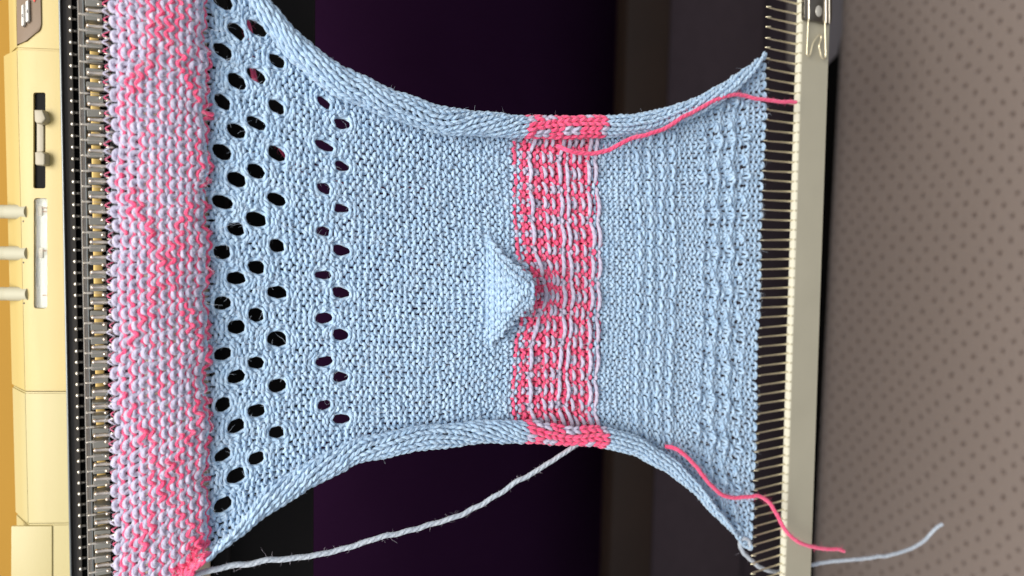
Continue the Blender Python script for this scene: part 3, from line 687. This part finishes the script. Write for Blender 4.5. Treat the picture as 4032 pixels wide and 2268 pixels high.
# ---- floats
def floats(sec, row, starts, span, mat, rad, hh, bow, name='float_strand', jit=0.06):
    lst = []
    for s_ in starts:
        L = span * random.uniform(0.92, 1.0); t = np.linspace(0, 1, 13)
        a = s_ + 0.06 + L * t + random.uniform(-jit, jit); env = np.sin(np.pi * t)
        b = row + random.uniform(-.1, .1) + bow * random.uniform(0.3, 1.5) * env + random.uniform(0.0, 0.3) * (t - 0.5); h = -0.0002 + hh * env ** 0.5
        P, N = lat(a, b, h); lst.append(tube_np(P, rad * (0.75 + 0.3 * env), N, 8)); fibre_src.append((P, N, rad, np.full(len(P) - 1, 0 if mat is M['blue'] else 1)))
    if not lst: return
    v_, q_, uv_ = join_tubes(lst); finish(name, quads_mesh(name, v_, q_, uv_), mat, parts[sec], True)
fi = sec_start['fair_isle_band']
for r in range(1, 11):
    lo, hi = row_range(fi + r); ulim = [x for x in range(lo - 4, hi)]
    def inside(s_, sp):
        P, ph = S(np.array([s_ + 0.0, s_ + sp]), np.array([fi + r, fi + r], float)); return ph.max() < 0.9
    if r in (1, 5, 6, 9, 10):
        ph0 = 1 if r in (1, 5, 6) else 1
        st = [s_ for s_ in ulim if s_ % 4 == ph0 and inside(s_, 4)]
        floats('fair_isle_band', fi + r + 0.45, st, 3.8, M['lilac'], 0.00082, 0.0019, 0.22, jit=0.14)
    elif r in (2,):
        continue
    else:
        st = [s_ for s_ in ulim if s_ % 2 == 0 and inside(s_, 2)]
        floats('fair_isle_band', fi + r + 0.35, st, 1.75, M['lilac'], 0.00074, 0.0016, 0.18, jit=0.12)
fs = sec_start['float_section']
for r in range(0, 8):
    row = fs + r; lo, hi = row_range(row)
    def inside(s_, sp):
        P, ph = S(np.array([s_ + 0.0, s_ + sp]), np.array([row, row], float)); return ph.max() < 0.7
    if r % 2 == 0:
        st = [s_ for s_ in range(lo, hi) if s_ % 2 == 0 and inside(s_, 2)]
        floats('float_section', row + 0.30, st, 1.85, M['blue'], 0.00078, 0.0019, 0.15)
    else:
        st = [s_ for s_ in range(lo, hi) if s_ % 4 == (2 if r % 4 == 1 else 0) and inside(s_, 2)]
        floats('float_section', row + 0.5, st, 1.4, M['blue'], 0.00062, 0.0012, 0.2)
ts = sec_start['textured_section']
for r in range(1, 9):
    row = ts + r; lo, hi = row_range(row)
    def inside(s_, sp):
        P, ph = S(np.array([s_ + 0.0, s_ + sp]), np.array([row, row], float)); return ph.max() < 0.6
    if r % 3 != 0:
        st = [s_ - .2 for s_ in range(lo, hi) if s_ % 4 == (0 if r % 3 == 1 else 2) and inside(s_, 1.2)]
        floats('textured_section', row + 0.3, st, 1.15, M['blue'], 0.00066, 0.0019, 0.12)

# ---- loops over the needle hooks
lst, lst2 = [], []
for k in range(-22, 24):
    x = xk0 + k * PITCH
    if not (-0.125 < x < 0.125): continue
    for dx, LST, rr in ((0, lst, 0.00026), (PITCH * 0.45, lst2, 0.00016)):
        z0 = zy(452, 0); z1 = zy(423 + random.uniform(-4, 8), 0)
        pts = [(x + dx - 0.0013, -0.002, z0), (x + dx - 0.0007, -0.0022, (z0 + z1) / 2), (x + dx, -0.0014, z1), (x + dx + 0.0007, -0.0022, (z0 + z1) / 2), (x + dx + 0.0013, -0.002, z0)]
        P = cr(pts, 5); LST.append(tube_np(P, rr, np.tile([0.1, -1, 0.1], (len(P), 1)), 6))
        fibre_src.append((P, np.tile([0.1, -1, 0.1], (len(P), 1)), rr, np.full(len(P) - 1, 1)))
for LST, mt in ((lst, M['lilac']), (lst2, M['pink'])):
    v_, q_, uv_ = join_tubes(LST); finish('needle_loops', quads_mesh('needle_loops', v_, q_, uv_), mt, parts['two_colour_band'], True)

# ---- the pointed flap standing off the plain section
flap = empty('flap', (0, 0, 0), fabric); flap['label'] = 'small pointed pale blue flap standing off the cloth'
ft = [(1905, 915), (1935, 950), (1965, 1000), (2010, 1045), (2060, 1080), (2092, 1108), (2106, 1140)]
fb_ = [(1905, 1372), (1945, 1340), (1975, 1310), (2015, 1262), (2060, 1222), (2092, 1200), (2106, 1178)]
NFR, NFW = 9, 18
def FS(a, b):
    """a in wales 0..NFW, b in rows 0..NFR"""
    u = 1904 + b * 21.8; vt_ = ip(u, ft); vb_ = ip(u, fb_); w = (a / NFW)
    half = (vb_ - vt_) / 2; c = (vb_ + vt_) / 2; nat = (NFW / 2) * 25.0
    v = c + (w - 0.5) * 2 * np.maximum(half, 8)
    e = np.abs(w - 0.5) * 2
    bq = np.clip(b, 0, None) / NFR; hgt = 0.0112 * bq ** 1.15 - 0.0030 * e ** 3 * bq + 0.0006 * np.sin(b * 1.9 + a * 0.8) * bq + 0.0030 * (1 - e ** 2) * np.sin(np.pi * bq.clip(0, 1)) 
    hgt = hgt + 0.0005 - 0.0016 * (1 - sstep(b, -0.5, 2.2))
    u = u + 6 * (1 - e ** 2)
    return PY(u, v, -(bulge(u, v) + hgt))
def Fn(a, b):
    e = 0.05; n_ = np.cross(FS(a + e, b) - FS(a - e, b), FS(a, b + e) - FS(a, b - e)); n_ /= np.linalg.norm(n_, axis=-1)[:, None]
    return n_ * np.where(n_[:, 1] > 0, -1, 1)[:, None]
for b0 in range(0, NFR):
    u = 1904 + b0 * 21.8; width = float(ip(u, fb_) - ip(u, ft)); ns = max(3, int(round(width / 27.0)))
    t = np.linspace(0.0, ns * 2 * np.pi, ns * 20 + 1)
    w = t / (ns * 2 * np.pi); a = (w + 0.18 / ns * np.sin(2 * t)) * NFW; b = b0 + 0.77 * np.cos(t + np.pi) ; rad = 0.00070; h = rad * np.cos(2 * t)
    b = np.minimum(b, NFR - .4)
    N = Fn(a, b); P = FS(a, b) + N * h[:, None]
    v_, q_, uv_ = tube_np(P, rad, N, 8); finish('yarn_row', quads_mesh('yarn_row', v_, q_, uv_), M['blue'], flap, True)
    fibre_src.append((P, N, rad, np.zeros(len(P) - 1, int)))
# chained edge of the flap, both layers
for off, amp in ((0.0003, 0.0007), (-0.0016, 0.0006), (-0.0032, 0.0005)):
    bb = np.concatenate([np.linspace(0.6, NFR - 0.6, 90), np.full(26, NFR - 0.6), np.linspace(NFR - 0.6, 0.6, 90)]); ww = np.concatenate([np.full(90, 0.0), np.linspace(0, NFW, 26), np.full(90, float(NFW))])
    P = FS(ww, bb); N = Fn(ww.clip(0.3, NFW - .3), bb); s_ = np.arange(len(P)) * 0.62
    P = P + N * (off + amp * np.sin(s_))[:, None]; P[:, 2] += 0.0006 * np.cos(s_); P[:, 0] += 0.0004 * np.sin(s_ * .5)
    v_, q_, uv_ = tube_np(P, 0.00074, N, 8); finish('edge_chain', quads_mesh('edge_chain', v_, q_, uv_), M['blue'], flap, True)
    fibre_src.append((P, N, 0.0006, np.zeros(len(P) - 1, int)))

# ---- yarn tails
tail_src = []
def tail(pts, ys, rad, mat, label, parent=fabric, wob=0.0):
    pts = np.array(pts, float); ys = np.interp(np.linspace(0, 1, len(pts)), np.linspace(0, 1, len(ys)), ys)
    P = cr(np.array([PY(u, v, y) for (u, v), y in zip(pts, ys)]), 14)
    n = len(P); s_ = np.cumsum(np.concatenate([[0], np.linalg.norm(np.diff(P, axis=0), axis=1)])) * 1000
    for ax in (0, 2): P[:, ax] += wob * np.array([mnoise.noise(Vector((x * 0.16, ax * 9.0, 1))) for x in s_])
    # resample evenly
    m_ = int(s_[-1] / 0.35); ss = np.linspace(0, s_[-1], m_); P = np.stack([np.interp(ss, s_, P[:, k]) for k in range(3)], -1)
    N = np.tile([0.05, -1, 0.07], (len(P), 1))
    v_, q_, uv_ = tube_np(P, rad, N, 14, lobes=3, twist=1.25)
    o = finish('yarn_tail', quads_mesh('yarn_tail', v_, q_, uv_), mat, parent, True); o['label'] = label
    th_ = rng.uniform(0, 2 * np.pi, len(P)); T_ = np.gradient(P, axis=0); T_ /= np.linalg.norm(T_, axis=1)[:, None]; B_ = np.cross(T_, N); B_ /= np.linalg.norm(B_, axis=1)[:, None]
    tail_src.append((P, np.cos(th_)[:, None] * N + np.sin(th_)[:, None] * B_, rad, np.full(len(P) - 1, {'pink_yarn': 2}.get(mat.name, 1)))); return o
K = 1.5652
def sc(l): return [(u * K, v * K) for u, v in l]
tail(sc([(1400, 366), (1412, 371), (1430, 379), (1455, 384), (1490, 386), (1530, 378), (1560, 362), (1600, 345), (1640, 335), (1680, 320), (1710, 298), (1750, 279), (1800, 251), (1840, 239), (1870, 240), (1900, 248), (1930, 251), (1965, 256), (2004, 257)]),
     [-.003, -.007, -.0072, -.0082, -.0088, -.0086, -.0070, -.0050, -.005, -.005], 0.00088, M['pink'], 'pink yarn end lying under the upper rolled edge and across the comb teeth', wob=0.0003)
tail(sc([(1672, 1124), (1686, 1124), (1702, 1130), (1720, 1142), (1750, 1172), (1780, 1212), (1810, 1240), (1840, 1252), (1880, 1250), (1910, 1248), (1935, 1265), (1955, 1296), (1975, 1332), (2000, 1358), (2030, 1372), (2070, 1380), (2105, 1382), (2125, 1386)]),
     [-.004, -.007, -.007, -.006, -.007, -.008, -.008, -.008], 0.00092, M['pink'], 'free pink yarn end crossing in front of the comb bar', wob=0.0003)
tail(sc([(1472, 1104), (1460, 1112), (1440, 1125), (1400, 1152), (1340, 1190), (1280, 1225), (1220, 1265), (1180, 1285), (1130, 1305), (1050, 1330), (960, 1350), (880, 1377), (800, 1395), (700, 1408), (600, 1420), (520, 1438), (440, 1456), (400, 1470)]),
     [-.004, -.006, -.006, -.005, -.004], 0.00095, M['grey'], 'long pale grey strand stretched from the pink band edge to the machine', wob=0.0007)
tail([(2952, 2165), (2950, 2140), (2940, 2122), (2922, 2120), (2914, 2142), (2926, 2174), (2955, 2204), (2990, 2232), (3030, 2248), (3075, 2250), (3130, 2240), (3185, 2226), (3250, 2214), (3330, 2206), (3430, 2196), (3520, 2182), (3590, 2158), (3640, 2128), (3680, 2084), (3712, 2062)],
     [0.000, -.001, 0.006, .012, .008, .004, .0], 0.0010, M['grey'], 'pale blue grey yarn end passing behind the comb', wob=0.0004)
tail([(960, 60), (985, 130), (1000, 300), (1060, 480), (1110, 590), (1165, 650), (1240, 700), (1400, 722), (1600, 735), (1760, 760)], [.004, .005, .005, .004, .003], 0.0009, M['pink'], 'pink yarn end hanging behind the lace')

lst = []
for k, (du, ph) in enumerate(((0, 0), (15, 2), (30, 1), (45, 3), (58, 5))):
    vv_ = np.linspace(-90, 88 - 0.016 * (du - 20) ** 2, 70); uu_ = 985 + du + 0.22 * np.clip(vv_, -90, 60) + 5 * np.sin(vv_ / 9.0 + ph)
    P = PY(uu_, vv_, 0.006 + 0.0011 * np.cos(vv_ / 9.0 + ph) + 0.00002 * (du - 25) ** 2 / 25)
    lst.append(tube_np(P, 0.00075, np.tile([0.1, -1, 0.1], (len(P), 1)), 8)); fibre_src.append((P, np.tile([0.1, -1, 0.1], (len(P), 1)), 0.00075, np.full(len(P) - 1, 1)))
v_, q_, uv_ = join_tubes(lst); finish('folded_edge', quads_mesh('folded_edge', v_, q_, uv_), M['lilac'], fabric, True)['label'] = 'lilac folded edge showing behind the upper border'

# ---- loose fibres: fuzz over the whole cloth
def fuzz(count, cols, mat, L0, L1, rr, only=None):
    src = [q for q in (only or fibre_src)]; w = np.array([len(s_[0]) for s_ in src], float); w /= w.sum()
    which = rng.choice(len(src), count, p=w); out = []
    m_ = 6
    Vs = np.zeros((count, m_, 3)); ok = np.zeros(count, bool)
    for c, wi in enumerate(which):
        P, N, rd, mi = src[wi]; k = rng.integers(1, len(P) - 2)
        if mi[min(k, len(mi) - 1)] not in cols: continue
        n_ = N[k]; d = n_ * rng.uniform(0.2, 1.0) + rng.normal(0, 0.6, 3); d /= np.linalg.norm(d); L = rng.uniform(L0, L1) * (2.2 if rng.random() < 0.06 else 1)
        p = P[k] + n_ * rd * 0.9; cur = rng.normal(0, 0.55, 3)
        for j in range(m_):
            Vs[c, j] = p; p = p + d * L / m_; d = d + cur + rng.normal(0, 0.35, 3); d /= np.linalg.norm(d)
        ok[c] = True
    Vs = Vs[ok]; n = len(Vs)
    T = np.gradient(Vs, axis=1); T /= np.linalg.norm(T, axis=2)[..., None] + 1e-12
    A = np.cross(T, np.array([0.3, 0.2, 0.93])); A /= np.linalg.norm(A, axis=2)[..., None] + 1e-12; B = np.cross(T, A)
    th = np.arange(3) * 2 * np.pi / 3; taper = (np.linspace(1, 0.3, m_) * rr)[None, :, None, None]
    V = Vs[:, :, None, :] + taper * (np.cos(th)[None, None, :, None] * A[:, :, None, :] + np.sin(th)[None, None, :, None] * B[:, :, None, :])
    base = (np.arange(n) * m_ * 3)[:, None, None] + (np.arange(m_ - 1) * 3)[None, :, None]; k = np.arange(3)[None, None, :]; k2 = (k + 1) % 3
    Q = np.stack([base + k, base + k2, base + 3 + k2, base + 3 + k], -1).reshape(-1, 4)
    me = quads_mesh('loose_fibres', V.reshape(-1, 3), Q); o = finish('loose_fibres', me, mat, fabric, False); tag(o, kind='stuff'); return o
fuzz(24000, (0,), M['fibre'], 0.0010, 0.0030, 0.000034)
fuzz(26000, (1, 2), M['pfibre'], 0.0010, 0.0026, 0.000034)
fuzz(7000, (0, 1, 2), M['fibre'], 0.0028, 0.0056, 0.000060)
fuzz(2600, (2,), M['kfibre'], 0.0010, 0.0030, 0.000045, tail_src)
fuzz(1300, (1,), M['pfibre'], 0.0010, 0.0026, 0.000036, tail_src)
print('TRIS', sum(len(o.data.polygons) * 2 for o in bpy.data.objects if o.type == 'MESH'))

for o in bpy.data.objects:
    if '_x' in o.keys(): del o['_x']
